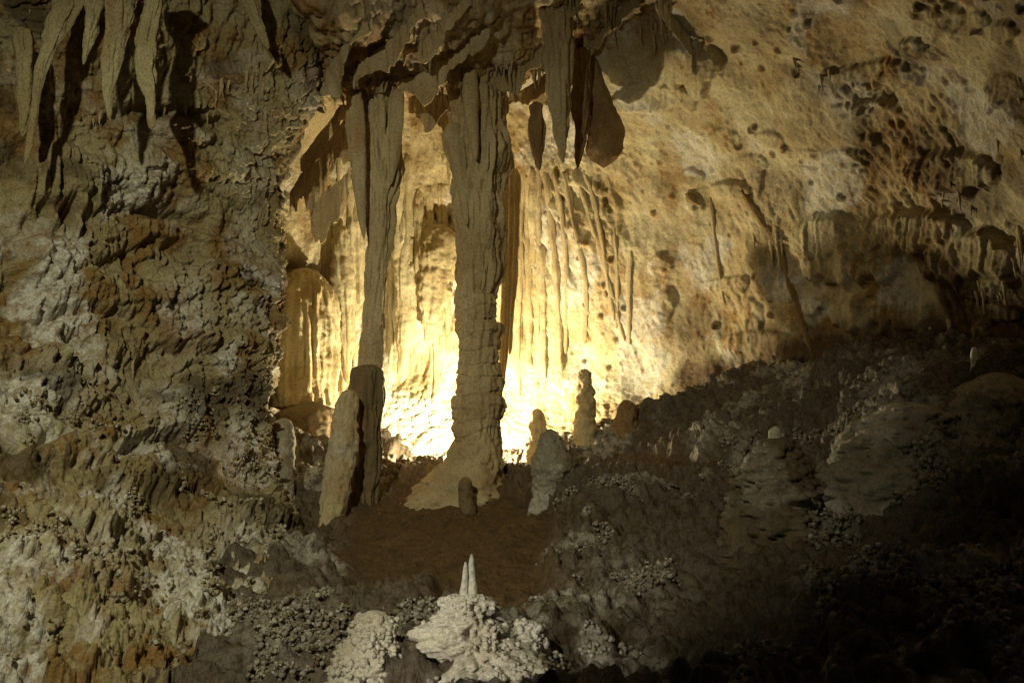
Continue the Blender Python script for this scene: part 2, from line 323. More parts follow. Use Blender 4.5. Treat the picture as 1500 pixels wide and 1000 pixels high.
D = .16*fbm(V, .9, 4)*(1-.5*path)+.07*fbm(V, 3, 5, .55, 6)+.035*fbm(V, 7, 4, .6, 3)+popm*.17*bumps(V, .17, 1, popm)+.012*fbm(V, 14, 3)
D += .30*gauss(px, py, 1330, 660, 70, 70)+.25*gauss(px, py, 900, 740, 60, 30)
D += popm*.22*np.clip(fbm(V, 1.6, 3, off=44), 0, 1)
wt = np.clip(popm*(.25+.9*sst(.05, .45, fbm(V, 1.3, 4, off=31)))+.9*gauss(px, py, 1330, 660, 75, 70)+.6*gauss(px, py, 920, 880, 70, 45)+.5*gauss(px, py, 430, 950, 90, 60), 0, 1)
Wf = finish('cave_floor', V, N, D, px, py, M_floor, dict(white=wt*.8, stain=.8*path, mud=.3*(1-wt)))
Wf.m = wt
Wl.m = np.ones(Wl.px.shape)
def ground(px, py, Y):
    p = P(px, py, Y); return float(floor_z(p[0], p[1]))

# ------------------------------------------------------------------ turned calcite: columns, stalagmites, stalactites
def lathe_mesh(name, pts, nth=96, nt=160, flute=0., ff=10., lump=.06, lf=2.2, pop=0., pc=.1, tier=0., th=.3, squash=1., seed=0, world=False, tipcap=.06, attrs=None):
    """pts: (px, py, Y, half width in px) from one end to the other"""
    if nth > 50: nth = int(nth*.56); nt = int(nt*.62)
    if world: Cc = np.array([p[:3] for p in pts], float); R = np.array([p[3] for p in pts], float)
    else: Cc = np.array([P(*p[:3]) for p in pts]); R = np.array([p[3]*p[2]/F for p in pts])
    s = np.r_[0, np.cumsum(np.linalg.norm(np.diff(Cc, axis=0), axis=1))]; L = s[-1]
    t = np.linspace(0, L, nt); t = np.r_[0, t[:3]*.3+1e-4*L, t[1:-1], L-t[:3][::-1]*.3-1e-4*L, L]; t.sort()
    c = cubic(s, Cc.T, t).T; r = np.maximum(np.interp(t, s, R)*.5+cubic(s, R, t)*.5, .003)
    cap = np.sqrt(np.clip(np.minimum(t, L-t)/(tipcap*L+1e-6), 0, 1)*(2-np.clip(np.minimum(t, L-t)/(tipcap*L+1e-6), 0, 1)))
    th_ = np.linspace(0, 2*np.pi, nth, endpoint=False); d = np.stack([np.cos(th_), squash*np.sin(th_), 0*th_], -1)
    V = c[:, None]+(r*cap)[:, None, None]*d[None]
    o = seed*3.17; g = fbm(V, lf, 3, off=o)*lump
    if flute: g = g+flute*ridge(V-c[:, None]*np.array([1, 1, 0]), (ff, ff, ff*.07), 2, o)
    if tier:
        ph = (V[..., 2]+.10*fbm(V, 2.5, 2, off=o+5))/th; fr = ph-np.floor(ph); g = g+tier*(sst(1., .82, fr)*(1-.55*fr)-.3)
    V = V+(r*cap)[:, None, None]*d[None]*g[..., None]
    if pop: V = V+d[None]*(pop*bumps(V, pc, o)*cap[:, None])[..., None]
    V = V+d[None]*(np.minimum(r, .3)[:, None]*.05*fbm(V, 16, 3, off=o)*cap[:, None])[..., None]
    base = Cc[-1] if Cc[-1][2] < Cc[0][2] else Cc[0]
    at = None
    if attrs: at = {k: f(V) for k, f in attrs.items()}
    return mesh_grid(name, (V-base).astype(f32), wrap=True, attrs=at, flip=True), base
def turned(name, pts, mat, parent=None, **k):
    me, b = lathe_mesh(name, pts, **k); o = obj(name, me, mat)
    if parent: o.parent = parent; o.location = b-np.array(parent.location)
    else: o.location = b
    return o
def wh(amount, sc=2.): return dict(white=lambda V: amount*sst(-.1, .4, fbm(V, sc, 3)))

# the big fluted column
yc = 14.3
t = empty('stalagmite_column', P(690, 708, yc), 'thick tan column with fluted shaft above stacked drip tiers, standing right of the slimmer column', 'column')
turned('upper_shaft', [(712, 100, yc, 30), (706, 150, yc, 38), (703, 200, yc, 39), (702, 260, yc, 37), (701, 330, yc, 35), (700, 400, yc, 31), (699, 445, yc, 27)], M_col, t, nth=200, nt=330, flute=.30, ff=16, lump=.22, lf=1.8, seed=1, tipcap=.03)
for i, (y0, y1, w0, w1, cx) in enumerate([(428, 482, 24, 28, 700), (468, 532, 26, 28, 700), (526, 556, 26, 30, 701), (548, 585, 27, 31, 701), (572, 650, 29, 33, 700)]):
    turned('drip_tier', [(cx, y0, yc, w0*.8), (cx, y0+5, yc, w0*1.13), (cx, (y0+y1)/2, yc, (w0+w1)/2*1.04), (cx, y1, yc, w1*.93), (cx, y1+8, yc, w1*.75)], M_col, t, nth=180, nt=90, flute=.17, ff=17, lump=.16, lf=3, tier=.10, th=.2, seed=4+i, tipcap=.10)
turned('flared_base', [(700, 628, yc, 28), (698, 655, yc, 34), (693, 680, yc, 43), (686, 700, yc, 58), (680, 716, yc, 76), (674, 740, yc, 100), (672, 775, yc, 120)], M_col, t, nth=180, nt=90, flute=.13, ff=12, lump=.2, lf=3, seed=11, tipcap=.04)
turned('attached_stalactite', [(664, 180, yc-.3, 8), (664, 200, yc-.3, 17), (672, 240, yc-.3, 14), (680, 290, yc-.3, 8), (684, 330, yc-.35, 3)], M_drape, t, nth=60, nt=80, flute=.2, ff=9, seed=14)
turned('attached_stalactite', [(690, 100, yc-.5, 10), (690, 150, yc-.5, 13), (694, 200, yc-.5, 8), (697, 235, yc-.5, 3)], M_drape, t, nth=60, nt=80, flute=.2, ff=9, seed=15)
# the slim column
ys = 13.9
t = empty('stalagmite_column', P(538, 745, 13.6), 'slim column, wide fluted top narrowing to a split trunk coloured as in shade, left of the thick column', 'column')
turned('upper_shaft', [(556, 120, ys, 26), (557, 170, ys, 27), (560, 230, ys, 25), (559, 300, ys, 21), (555, 370, ys, 17), (549, 440, ys, 14), (545, 500, ys, 14.5)], M_col, t, nth=170, nt=330, flute=.34, ff=19, lump=.2, seed=21, tipcap=.03)
turned('neck', [(548, 470, ys, 13), (545, 500, ys, 18), (543, 530, ys, 18.5), (541, 552, ys, 17)], M_col, t, nth=120, nt=70, flute=.10, ff=12, lump=.12, seed=22, tier=.06, th=.18, tipcap=.12)
turned('lower_trunk', [(541, 533, ys-.1, 20), (539, 570, ys-.15, 23), (538, 620, ys-.2, 23), (536, 680, ys-.25, 22), (534, 725, ys-.3, 20), (533, 760, ys-.3, 22), (533, 800, ys-.3, 26)], M_dark, t, nth=160, nt=200, flute=.28, ff=14, lump=.2, lf=3, seed=23, tipcap=.05)  # shadow lying on the trunk is put into its darker colour
turned('side_knob', [(519, 538, ys-.1, 4), (519, 560, ys-.1, 7), (522, 600, ys-.1, 8), (526, 640, ys-.1, 6)], M_dark, t, nth=50, nt=60, lump=.25, lf=6, pop=.02, seed=24)
tag(turned('drapery', [(520, 130, ys-.4, 12), (522, 180, ys-.4, 15), (526, 250, ys-.4, 12), (531, 320, ys-.35, 6), (533, 350, ys-.3, 2)], M_drape, t, nth=80, nt=120, flute=.22, ff=8, squash=.6, seed=25), 'smooth tan drapery hanging against the column top')
turned('drapery', [(583, 130, ys-.3, 10), (581, 180, ys-.3, 12), (577, 230, ys-.3, 8), (572, 270, ys-.3, 3)], M_drape, t, nth=80, nt=100, flute=.22, ff=8, squash=.6, seed=26)
tag(turned('flowstone_curtain', [(446, 392, 17.1, 14), (446, 412, 17.1, 34), (447, 440, 17.0, 44), (447, 500, 16.9, 46), (446, 560, 16.8, 48), (447, 605, 16.7, 44)], M_back, nth=300, nt=220, flute=.17, ff=11, lump=.12, lf=2, seed=28, tipcap=.05), 'fluted flowstone curtain with a dusty rounded top between rough wall and slim column', 'flowstone')
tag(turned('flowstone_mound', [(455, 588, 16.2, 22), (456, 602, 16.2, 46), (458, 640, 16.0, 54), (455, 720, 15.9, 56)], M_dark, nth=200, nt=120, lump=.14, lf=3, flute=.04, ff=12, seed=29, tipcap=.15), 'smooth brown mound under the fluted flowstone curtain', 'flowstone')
for pts, lab, sd in [([(641, 328, 17.65, 12), (642, 342, 17.65, 26), (640, 400, 17.65, 27), (634, 460, 17.70, 20), (628, 505, 17.75, 6)], 'pale fluted slab hanging on the alcove back wall beside the thick column', 81),
                     ([(598, 318, 17.75, 8), (598, 335, 17.75, 15), (596, 420, 17.75, 16), (592, 500, 17.75, 12), (588, 560, 17.75, 4)], 'long narrow fluted slab on the alcove back wall beside the slim column', 82),
                     ([(500, 330, 17.45, 6), (500, 350, 17.45, 15), (505, 420, 17.45, 17), (507, 500, 17.45, 13), (508, 560, 17.45, 5)], 'fluted lit slab between the flowstone curtain and the slim column', 83)]:
    tag(turned('hanging_flowstone', pts, M_back, nth=140, nt=200, flute=.22, ff=13, lump=.25, lf=3, squash=.6, seed=sd, tipcap=.04), lab, 'flowstone')
# stalagmites
def stalagmite(pts, mat, label, **k): return tag(turned('stalagmite', pts, mat, **k), label, 'stalagmite')
stalagmite([(512, 570, 13.2, 8), (508, 590, 13.2, 14), (503, 640, 13.1, 18), (497, 690, 13.0, 19), (490, 730, 12.9, 18), (483, 765, 12.8, 19), (478, 790, 12.8, 22), (474, 830, 12.8, 27)], M_col, 'leaning knobby stalagmite in front of the slim dark column', nth=120, nt=200, flute=.12, ff=16, lump=.24, lf=4, pop=.025, pc=.12, seed=31, attrs=wh(.5), tipcap=.03)
stalagmite([(416, 612, 13.6, 8), (415, 640, 13.5, 15), (413, 680, 13.4, 17), (411, 712, 13.3, 17), (410, 745, 13.2, 20), (410, 790, 13.2, 24)], M_grey, 'short pale stalagmite below the fluted curtain, against the rough wall corner', nth=100, nt=120, lump=.15, lf=4, flute=.05, ff=10, pop=.03, pc=.1, seed=32, attrs=wh(.8), tipcap=.06)
stalagmite([(806, 628, 12.9, 5), (806, 640, 12.9, 14), (808, 665, 12.9, 23), (809, 700, 12.9, 25), (806, 725, 12.9, 22), (800, 748, 12.8, 19), (797, 770, 12.8, 22), (796, 800, 12.8, 28)], M_grey, 'squat rounded grey stalagmite with pebbly skin on the mud slope', nth=160, nt=180, lump=.22, lf=4, pop=.04, pc=.07, seed=33, attrs=wh(.5), tipcap=.05)
stalagmite([(857, 540, 15.6, 5), (857, 552, 15.6, 8), (858, 590, 15.6, 11), (857, 630, 15.5, 14), (858, 665, 15.4, 17), (858, 690, 15.4, 20), (858, 740, 15.4, 26)], M_col, 'tall knobbly stalagmite standing by the lit wall behind the squat grey one', nth=100, nt=160, lump=.22, lf=5, pop=.045, pc=.13, seed=34, tipcap=.04)
stalagmite([(787, 598, 15.7, 4), (787, 620, 15.7, 10), (786, 650, 15.6, 14), (784, 690, 15.5, 19), (784, 740, 15.5, 24)], M_col, 'stubby brightly lit stalagmite behind the squat grey one', nth=90, nt=90, lump=.2, lf=5, pop=.05, pc=.14, seed=35)
stalagmite([(918, 585, 15.0, 5), (918, 605, 15.0, 13), (915, 640, 14.9, 19), (908, 670, 14.8, 28), (905, 690, 14.8, 33)], M_drip, 'brown lumpy stalagmite at the wall foot above the mud mound', nth=100, nt=90, lump=.2, lf=4, pop=.05, pc=.14, seed=36, flute=.06, ff=8)
stalagmite([(682, 698, 13.3, 4), (683, 706, 13.3, 8), (684, 722, 13.3, 9), (684, 745, 13.3, 12), (684, 785, 13.3, 16)], M_dark, 'tiny brown stalagmite stub at the foot of the thick column', nth=60, nt=50, lump=.35, lf=7, pop=.02, pc=.07, seed=37)
t = empty('stalagmite', P(1150, 790, 9.6), 'broad cone stalagmite covered in brown popcorn with a pale rounded tip', 'stalagmite')
turned('cone', [(1136, 640, 9.8, 11), (1138, 662, 9.8, 24), (1143, 710, 9.7, 50), (1148, 760, 9.6, 74), (1152, 830, 9.5, 100)], M_popd, t, nth=200, nt=180, lump=.3, lf=3, pop=.13, pc=.14, seed=41, attrs=wh(.35))
turned('tip', [(1136, 624, 9.8, 5), (1135, 630, 9.8, 9), (1136, 642, 9.8, 10), (1137, 656, 9.8, 9)], M_white, t, nth=50, nt=40, lump=.12, lf=6, seed=42, tipcap=.2)
stalagmite([(1427, 508, 10.6, 3), (1427, 515, 10.6, 5), (1428, 540, 10.6, 6), (1429, 562, 10.6, 7)], M_white, 'small slender white stalagmite on the dark far ledge', nth=40, nt=60, lump=.12, lf=6, tier=.12, th=.06, seed=43)
stalagmite([(1460, 545, 10., 22), (1462, 575, 9.9, 52), (1460, 650, 9.6, 70), (1455, 740, 9.2, 80), (1450, 830, 8.8, 88)], M_grey, 'wide grey fluted flowstone dome beside the dark bank', nth=220, nt=200, flute=.2, ff=9, lump=.3, lf=2.5, pop=.05, pc=.14, seed=44, tipcap=.08)
stalagmite([(1322, 588, 9.9, 20), (1322, 602, 9.9, 48), (1322, 650, 9.7, 72), (1320, 710, 9.5, 82), (1318, 790, 9.2, 92)], M_grey, 'rounded pale boulder-like mound with popcorn rim on the dark bank', nth=220, nt=180, lump=.4, lf=2.5, pop=.12, pc=.15, seed=45, tipcap=.12, attrs=wh(.7))
# the white one close by
t = empty('stalagmite', P(690, 1010, 6.6), 'white popcorn covered stalagmite crowned by two thin spires', 'stalagmite')
ATTW = dict(white=lambda V: 0*V[..., 0]+.6)
bod = turned('body', [(688, 868, 6.7, 12), (690, 890, 6.7, 26), (692, 915, 6.7, 50), (690, 950, 6.65, 62), (695, 1000, 6.6, 84), (695, 1090, 6.5, 110)], M_white, t, nth=240, nt=240, lump=.6, lf=5, flute=.2, ff=16, pop=.07, pc=.075, tier=.12, th=.17, seed=51)
turned('spire', [(691, 811, 6.7, 1.6), (691, 820, 6.7, 4), (692, 845, 6.7, 6), (692, 880, 6.7, 8)], M_white, t, nth=40, nt=80, lump=.15, lf=14, flute=.12, ff=30, seed=52, tipcap=.03)
turned('spire', [(682, 822, 6.68, 1.4), (682, 830, 6.68, 3), (681, 852, 6.68, 4.5), (678, 884, 6.68, 8)], M_white, t, nth=40, nt=80, lump=.15, lf=14, flute=.12, ff=30, seed=53, tipcap=.03)

for pts, lab, sd in [([(548, 893, 6.8, 9), (547, 908, 6.8, 19), (543, 940, 6.75, 28), (534, 985, 6.7, 40), (530, 1070, 6.6, 52)], 'white popcorn cluster on the bank beside the spired stalagmite, towards the rough wall', 54), ([(776, 908, 6.8, 8), (776, 918, 6.8, 15), (776, 942, 6.8, 20), (772, 985, 6.75, 28), (770, 1040, 6.7, 42)], 'small round white popcorn cluster beside the spired stalagmite, towards the mud mound', 55)]:
    CL = globals().setdefault('CLUSTERS', []); CL.append(tag(turned('popcorn_cluster', pts, M_white, nth=170, nt=150, lump=.45, lf=6, pop=.05, pc=.07, seed=sd, tipcap=.08), lab, 'cave popcorn'))
# ------------------------------------------------------------------ popcorn nodules
def ico(sub):
    p = (1+5**.5)/2
    v = [(-1, p, 0), (1, p, 0), (-1, -p, 0), (1, -p, 0), (0, -1, p), (0, 1, p), (0, -1, -p), (0, 1, -p), (p, 0, -1), (p, 0, 1), (-p, 0, -1), (-p, 0, 1)]
    f = [(0, 11, 5), (0, 5, 1), (0, 1, 7), (0, 7, 10), (0, 10, 11), (1, 5, 9), (5, 11, 4), (11, 10, 2), (10, 7, 6), (7, 1, 8), (3, 9, 4), (3, 4, 2), (3, 2, 6), (3, 6, 8), (3, 8, 9), (4, 9, 5), (2, 4, 11), (6, 2, 10), (8, 6, 7), (9, 8, 1)]
    v = [np.array(q)/np.linalg.norm(q) for q in v]; cache = {}; nf = []
    def mid(a, b):
        k = (min(a, b), max(a, b))
        if k not in cache: m = v[a]+v[b]; v.append(m/np.linalg.norm(m)); cache[k] = len(v)-1
        return cache[k]
    for a, b, c in (f if sub else []):
        x, y, z = mid(a, b), mid(b, c), mid(c, a); nf += [(a, x, z), (b, y, x), (c, z, y), (x, y, z)]
    return np.array(v), np.array(nf if sub else f)
ICO = [ico(0), ico(1)]
def nodules(name, pos, nrm, rad, mat, seed, parent=None, sub=0):
    IV, IF = ICO[sub]
    """clusters of small knobs seated on the rock"""
    g = np.random.default_rng(seed); n = len(pos)
    c = pos+nrm*(rad*.05)[:, None]
    sc = rad[:, None]*g.uniform(.75, 1.25, (n, 3)); V = IV[None]*sc[:, None]+c[:, None]
    V = V+IV[None]*(rad[:, None]*.35*fbm(V/ rad.mean(), .9, 2))[..., None]
    q = (IF[None]+(np.arange(n)*len(IV))[:, None, None]).reshape(-1, 3)
    b = np.array(parent.location) if parent else 0
    return obj(name, mesh_raw(name, V.reshape(-1, 3)-b, q, dict(white=np.repeat(g.random(n)**2*.8, len(IV)))), mat, parent)
def scatter(S, box, n, r0, r1, seed, keep=None, thr=.0):
    g = np.random.default_rng(seed); x0, y0, x1, y1 = box
    m = (S.px > x0) & (S.px < x1) & (S.py > y0) & (S.py < y1)
    m &= (fbm(S.V, 1.5, 3, off=seed) > thr) & (S.m > .45)
    if keep is not None: m &= keep(S.px, S.py)
    i = np.nonzero(m.ravel())[0]; k = 14; i = g.choice(i, min(n//k, len(i)), replace=False)
    c = np.repeat(S.V.reshape(-1, 3)[i], k, 0); nn_ = np.repeat(S.N.reshape(-1, 3)[i], k, 0); rc = np.repeat(g.uniform(.04, .13, len(i)), k)
    d = g.normal(size=c.shape); d -= nn_*(d*nn_).sum(1, keepdims=True); d /= np.linalg.norm(d, axis=1, keepdims=True); q = np.sqrt(g.random(len(c)))
    nn2 = nn_*.8+d*q[:, None]*.9; nn2 /= np.linalg.norm(nn2, axis=1, keepdims=True)
    return c+d*(q*rc)[:, None]+nn_*(rc*.55*(1-q**2)-.01)[:, None], nn2, (r0+(r1-r0)*g.random(len(c))**1.5)*(.65+rc*4)
for box, nn, r0, r1, mat, lab, sd, S, thr in [
    ((330, 850, 830, 1010), 4600, .009, .024, M_popb, 'pale popcorn knobs scattered over the bank round the white stalagmite', 61, Wf, .05),
    ((800, 700, 1010, 960), 2600, .010, .026, M_popb, 'grey popcorn crust on the edge of the mud mound', 62, Wf, .1),
    ((1000, 740, 1500, 1010), 3800, .010, .027, M_popd, 'popcorn crust on the dark bank, coloured as in shade', 63, Wf, .0),
    ((980, 600, 1400, 780), 2200, .012, .03, M_popd, 'dim popcorn crust around the cone stalagmite', 64, Wf, .1),
    ((300, 640, 460, 900), 1600, .011, .028, M_left, 'popcorn knobs on the rough wall corner by the leaning stalagmite', 65, Wl, .0),
    ((0, 560, 320, 1000), 1800, .010, .025, M_left, 'popcorn crust low on the near rough wall', 66, Wl, .12)]:
    a = scatter(S, box, nn, r0, r1, sd, thr=thr); tag(nodules('cave_popcorn', *a, mat, sd), lab, 'cave popcorn', kind='stuff')
def knobs_on(part, root, n_, r0, r1, seed):
    bv = np.empty(len(part.data.vertices)*3, f32); part.data.vertices.foreach_get('co', bv); bn = np.empty_like(bv); part.data.vertices.foreach_get('normal', bn)
    base = np.array(part.location)+(np.array(root.location) if part is not root else 0)
    bv = bv.reshape(-1, 3)+base; bn = bn.reshape(-1, 3); g = np.random.default_rng(seed)
    m = np.nonzero((fbm(bv, 5, 2) > -.05) & (bn[:, 1] < .35))[0]; i = g.choice(m, min(n_, len(m)), replace=False)
    tag(nodules('popcorn', bv[i], bn[i], r0+(r1-r0)*g.random(len(i))**2, M_white, seed, root), kind='stuff')
knobs_on(bod, t, 1300, .008, .026, 6)
for k, c_ in enumerate(CLUSTERS): knobs_on(c_, c_, 650, .010, .030, 16+k)

# ------------------------------------------------------------------ hanging things
# thick stalactites high on the left
for pts, lab, kw in [
    ([(112, -40, 10.45, 26), (100, 0, 10.35, 22), (80, 50, 10.25, 15), (62, 95, 10.15, 9), (52, 150, 10.15, 6), (42, 215, 10.15, 4), (36, 240, 10.15, 2)], 'long stalactite bending along the wall to a thin tail, high above the rough wall', dict(squash=.6)),
    ([(140, -40, 10.25, 18), (138, 0, 10.25, 15), (132, 45, 10.15, 9), (122, 95, 10.15, 2)], 'short smooth pointed stalactite between two longer fluted ones', {}),
    ([(180, -40, 10.45, 22), (174, 10, 10.35, 18), (166, 70, 10.35, 13), (160, 130, 10.35, 8), (160, 175, 10.35, 3)], 'fluted stalactite with ragged tip hanging by the short pointed one', {}),
    ([(232, -40, 10.55, 26), (226, 10, 10.45, 20), (214, 60, 10.45, 17), (212, 110, 10.45, 13), (220, 150, 10.45, 10), (222, 190, 10.45, 6)], 'wavy drapery stalactite with a folded edge and a fluted tail', dict(squash=.5)),
    ([(352, -40, 11.60, 18), (366, 0, 11.60, 14), (380, 40, 11.60, 9), (393, 72, 11.60, 3)], 'slanting pale drapery hanging alone from the rough ceiling', dict(squash=.5)),
    ([(30, 40, 10.35, 14), (34, 100, 10.25, 12), (36, 160, 10.25, 8), (33, 200, 10.25, 3)], 'dim fluted stalactite close to the long bending one', {})]:
    k = dict(nth=110, nt=180, flute=.42, ff=24, lump=.3, lf=3, seed=rnd.randint(70, 400)); k.update(kw)
    tag(turned('stalactite', pts, M_left, **k), lab, 'stalactite')
# the group over the right-hand alcove wall
for pts, lab, mat, kw in [
    ([(815, -30, 13.2, 26), (816, 30, 13.2, 22), (818, 90, 13.2, 19), (819, 150, 13.2, 16), (822, 195, 13.2, 11), (824, 240, 13.2, 3)], 'broad slab-like stalactite with a pale ragged tip, right of the thick column', M_drape, dict(flute=.34)),
    ([(849, 70, 13.9, 14), (850, 110, 13.9, 14), (852, 170, 13.9, 11), (848, 220, 13.9, 6), (846, 248, 13.9, 2)], 'brown fluted stalactite between the broad slab and the round lobe', M_drip, dict(flute=.4)),
    ([(868, 80, 14.2, 6), (874, 120, 14.2, 13), (882, 165, 14.2, 22), (888, 205, 14.1, 27), (887, 230, 14.1, 24), (884, 246, 14.1, 10)], 'round brown lobe of smooth flowstone hanging against the pale ceiling', M_drip, dict(flute=.06, ff=9, lump=.2, lf=3, tipcap=.16)),
    ([(786, 150, 14.6, 9), (786, 190, 14.6, 10), (788, 230, 14.6, 7), (790, 250, 14.6, 3)], 'dark blunt stalactite tucked behind the broad slab', M_drip, dict(flute=.4))]:
    k = dict(nth=130, nt=180, flute=.40, ff=22, lump=.14, lf=2.5, seed=rnd.randint(70, 400)); k.update(kw)
    tag(turned('stalactite', pts, mat, **k), lab, 'stalactite')
# draperies: thin curtains that follow a line across the ceiling
def drapery(top, drop, label, seed, mat=M_drape, thick=.055, group=None):
    tp = np.array([P(*p) for p in top]); s = np.r_[0, np.cumsum(np.linalg.norm(np.diff(tp, axis=0), axis=1))]; n = 70; m = 20
    u = np.linspace(0, s[-1], n); c = cubic(s, tp.T, u).T; c[:, 2] += .06
    tg = np.gradient(c, axis=0); tg[:, 2] = 0; tg /= np.linalg.norm(tg, axis=1, keepdims=True)+1e-9; nr = np.stack([-tg[:, 1], tg[:, 0], 0*u], -1)
    dl = np.interp(np.linspace(0, 1, n), np.linspace(0, 1, len(drop)), drop)*(.8+.35*n1(u*5, seed)+.15*n1(u*17, seed+1)); dl = np.maximum(dl, .03)
    v = np.linspace(0, 1, m); rows = []
    for side in (1, -1):
        w = (thick*(1-.75*v)[None, :]*(.35+1.1*np.abs(n1(u*20, seed+2)))[:, None])*side
        fold = (.08*np.sin(u*7+seed)+.07*n1(u*6, seed+3)+.03*n1(u*17, seed+5))[:, None]*(v**1.3)[None, :]
        rows.append(c[:, None]+nr[:, None]*(w+fold)[..., None]+np.array([0, 0, -1.])*(dl[:, None]*v[None])[..., None])
    G = np.concatenate([rows[0], rows[1][:, ::-1]], 1); G = G+.012*np.stack([fbm(G, 9, 2, off=seed), fbm(G, 9, 2, off=seed+9), 0*G[..., 0]], -1)
    b = G.reshape(-1, 3).mean(0); b[2] = G[..., 2].max()
    return tag(obj('drapery', mesh_grid('drapery', (G-b).astype(f32), wrap=True, flip=True), mat, loc=b), label, 'drapery', group)
def cd_(a, off=-.05): return [(x, y, min(depth(Wc, x, y), depth(Wb, x, y))+off) for x, y in a]
DR = [([(585, 125), (620, 112), (650, 95), (690, 62), (735, 30)], [.2, .45, .4, .3, .2]), ([(705, 128), (745, 112), (790, 80), (815, 45), (842, 5)], [.25, .35, .3, .25, .2]), ([(740, 152), (775, 132), (805, 108), (828, 88)], [.15, .3, .3, .2]),
      ([(478, 235), (505, 195), (535, 160), (565, 118)], [.5, .7, .5, .3]), ([(425, 290), (448, 250), (480, 215), (505, 180)], [.4, .8, .7, .3]), ([(440, 240), (470, 200), (500, 160), (540, 120)], [.3, .5, .5, .2]), ([(600, 150), (625, 140), (655, 140)], [.5, .8, .4]),
      ([(590, 80), (625, 60), (660, 30), (690, 0)], [.2, .35, .3, .2]), ([(520, 110), (555, 80), (590, 50), (620, 10)], [.25, .4, .4, .3]), ([(460, 150), (480, 110), (510, 70), (540, 30)], [.2, .35, .4, .2]), ([(640, 170), (660, 150), (680, 130)], [.5, .6, .3]),
      ([(855, 60), (885, 40), (915, 20), (940, -10)], [.2, .25, .3, .2]), ([(960, 10), (985, 30), (1010, 70), (1022, 110)], [.3, .25, .2, .1]), ([(455, 320), (475, 290), (500, 270), (515, 250)], [.4, .7, .8, .3])]
DL = ['long thin curtain slanting over the gap between the two columns', 'curtain running up from the thick column towards the broad slab stalactite', 'short low curtain just right of the thick column top', 'deep curtain hanging beside the top of the slim column', 'widest curtain sweeping down at the alcove mouth by the rough wall',
      'curtain above the sweeping one, where ceiling meets rough wall', 'ragged short curtain hanging centrally between the two columns', 'upper curtain behind the long thin one over the gap', 'high curtain directly above the slim column', 'high curtain where the ceiling mass starts beside the rough wall', 'small curtain touching the thick column top',
      'curtain above the round brown lobe', 'curved dark curtain on the pale leaning ceiling', 'lowest lit curtain inside the alcove mouth']
for i, (a, d) in enumerate(DR): drapery(cd_(a), d, DL[i], 11+i*7, group='draperies slanting across the ceiling')
# ribs of flowstone running down the lit wall
def rib(line, w, label, mat, seed, group=None):
    ln = np.array(line, float); yy = np.linspace(ln[0, 1], ln[-1, 1], max(5, int((ln[-1, 1]-ln[0, 1])/11))); xx = cubic(ln[:, 1], ln[:, 0], yy)
    dd = np.array([depth(Wb, x, y) for x, y in zip(xx, yy)]); dd = np.convolve(np.pad(dd, 2, mode='edge'), np.ones(5)/5, 'valid')
    pts = [(x, y, d+.02, w*k) for x, y, d, k in zip(xx, yy, dd, np.interp(np.arange(len(yy)), [0, 1, len(yy)-2, len(yy)-1], [.7, 1, .8, .3]))]
    return tag(turned('flowstone_rib', pts, mat, nth=24, nt=80, flute=.3, ff=16, lump=.3, lf=4, seed=seed, tipcap=.02), label, 'flowstone rib', group)
GR = 'ribs hanging down the lit wall'; LR = 'narrow fluted rib of flowstone running down the bright cream wall'
for i, (ln, wd_) in enumerate([([(800, 248), (808, 330), (817, 430), (822, 548)], 6), ([(790, 248), (786, 300), (790, 368)], 6), ([(826, 248), (842, 330), (858, 420), (856, 505)], 5), ([(842, 248), (866, 320), (888, 400), (915, 500)], 5), ([(856, 250), (872, 300), (882, 352), (900, 470)], 5), ([(812, 248), (824, 320), (830, 400), (828, 520)], 4),
      ([(770, 248), (764, 330), (770, 420), (780, 470)], 4), ([(925, 362), (922, 410), (922, 505)], 5), ([(900, 330), (905, 390), (903, 480)], 4), ([(1040, 285), (1050, 370), (1062, 450)], 3)]):
    rib(ln, wd_, LR, M_col, 500+i, GR)
rib([(1085, 278), (1112, 318), (1140, 362), (1162, 430), (1188, 515)], 6, 'dark slanting rib running across the cream wall down to the brown ledge', M_drip, 520)
rib([(1010, 283), (1022, 300), (1036, 304)], 7, 'short brown leaf-like fin standing out from the cream wall', M_drip, 521)
for k, (x, y0, y1, w_, Y_) in enumerate([(744, 240, 560, 5, 15.6), (752, 250, 520, 5, 15.9), (736, 250, 640, 4, 15.4)]):
    tag(turned('flowstone_rib', [(x+6, y0, Y_, w_), (x+2, (y0+y1)/2, Y_, w_), (x-6, y1, Y_, w_*.6)], M_col, nth=24, nt=90, flute=.3, ff=16, lump=.3, lf=5, seed=530+k), 'tall thin lit rib standing just behind the thick column', 'flowstone rib', 'ribs behind the thick column')
rr = random.Random(12)
for zone, n_, lab, grp in [((572, 662), 13, 'slim fluted flowstone strand on the glowing wall between the columns', 'strands between the columns'), ((482, 528), 7, 'slim fluted flowstone strand lit from the side, left of the slim column', 'strands beside the slim column'), ((745, 800), 7, 'slim fluted flowstone strand close behind the thick column', 'strands behind the thick column')]:
    for k in range(n_):
        x = zone[0]+(zone[1]-zone[0])*(k+rr.random())/n_; y0 = rr.uniform(215, 360); y1 = min(y0+rr.uniform(110, 300), 590)
        dx = rr.uniform(-6, 6); rib([(x, y0), (x+dx*.5, (y0+y1)/2), (x+dx, y1)], rr.uniform(3.5, 8), lab, M_back, 700+k+int(x), grp)['category'] = 'flowstone'
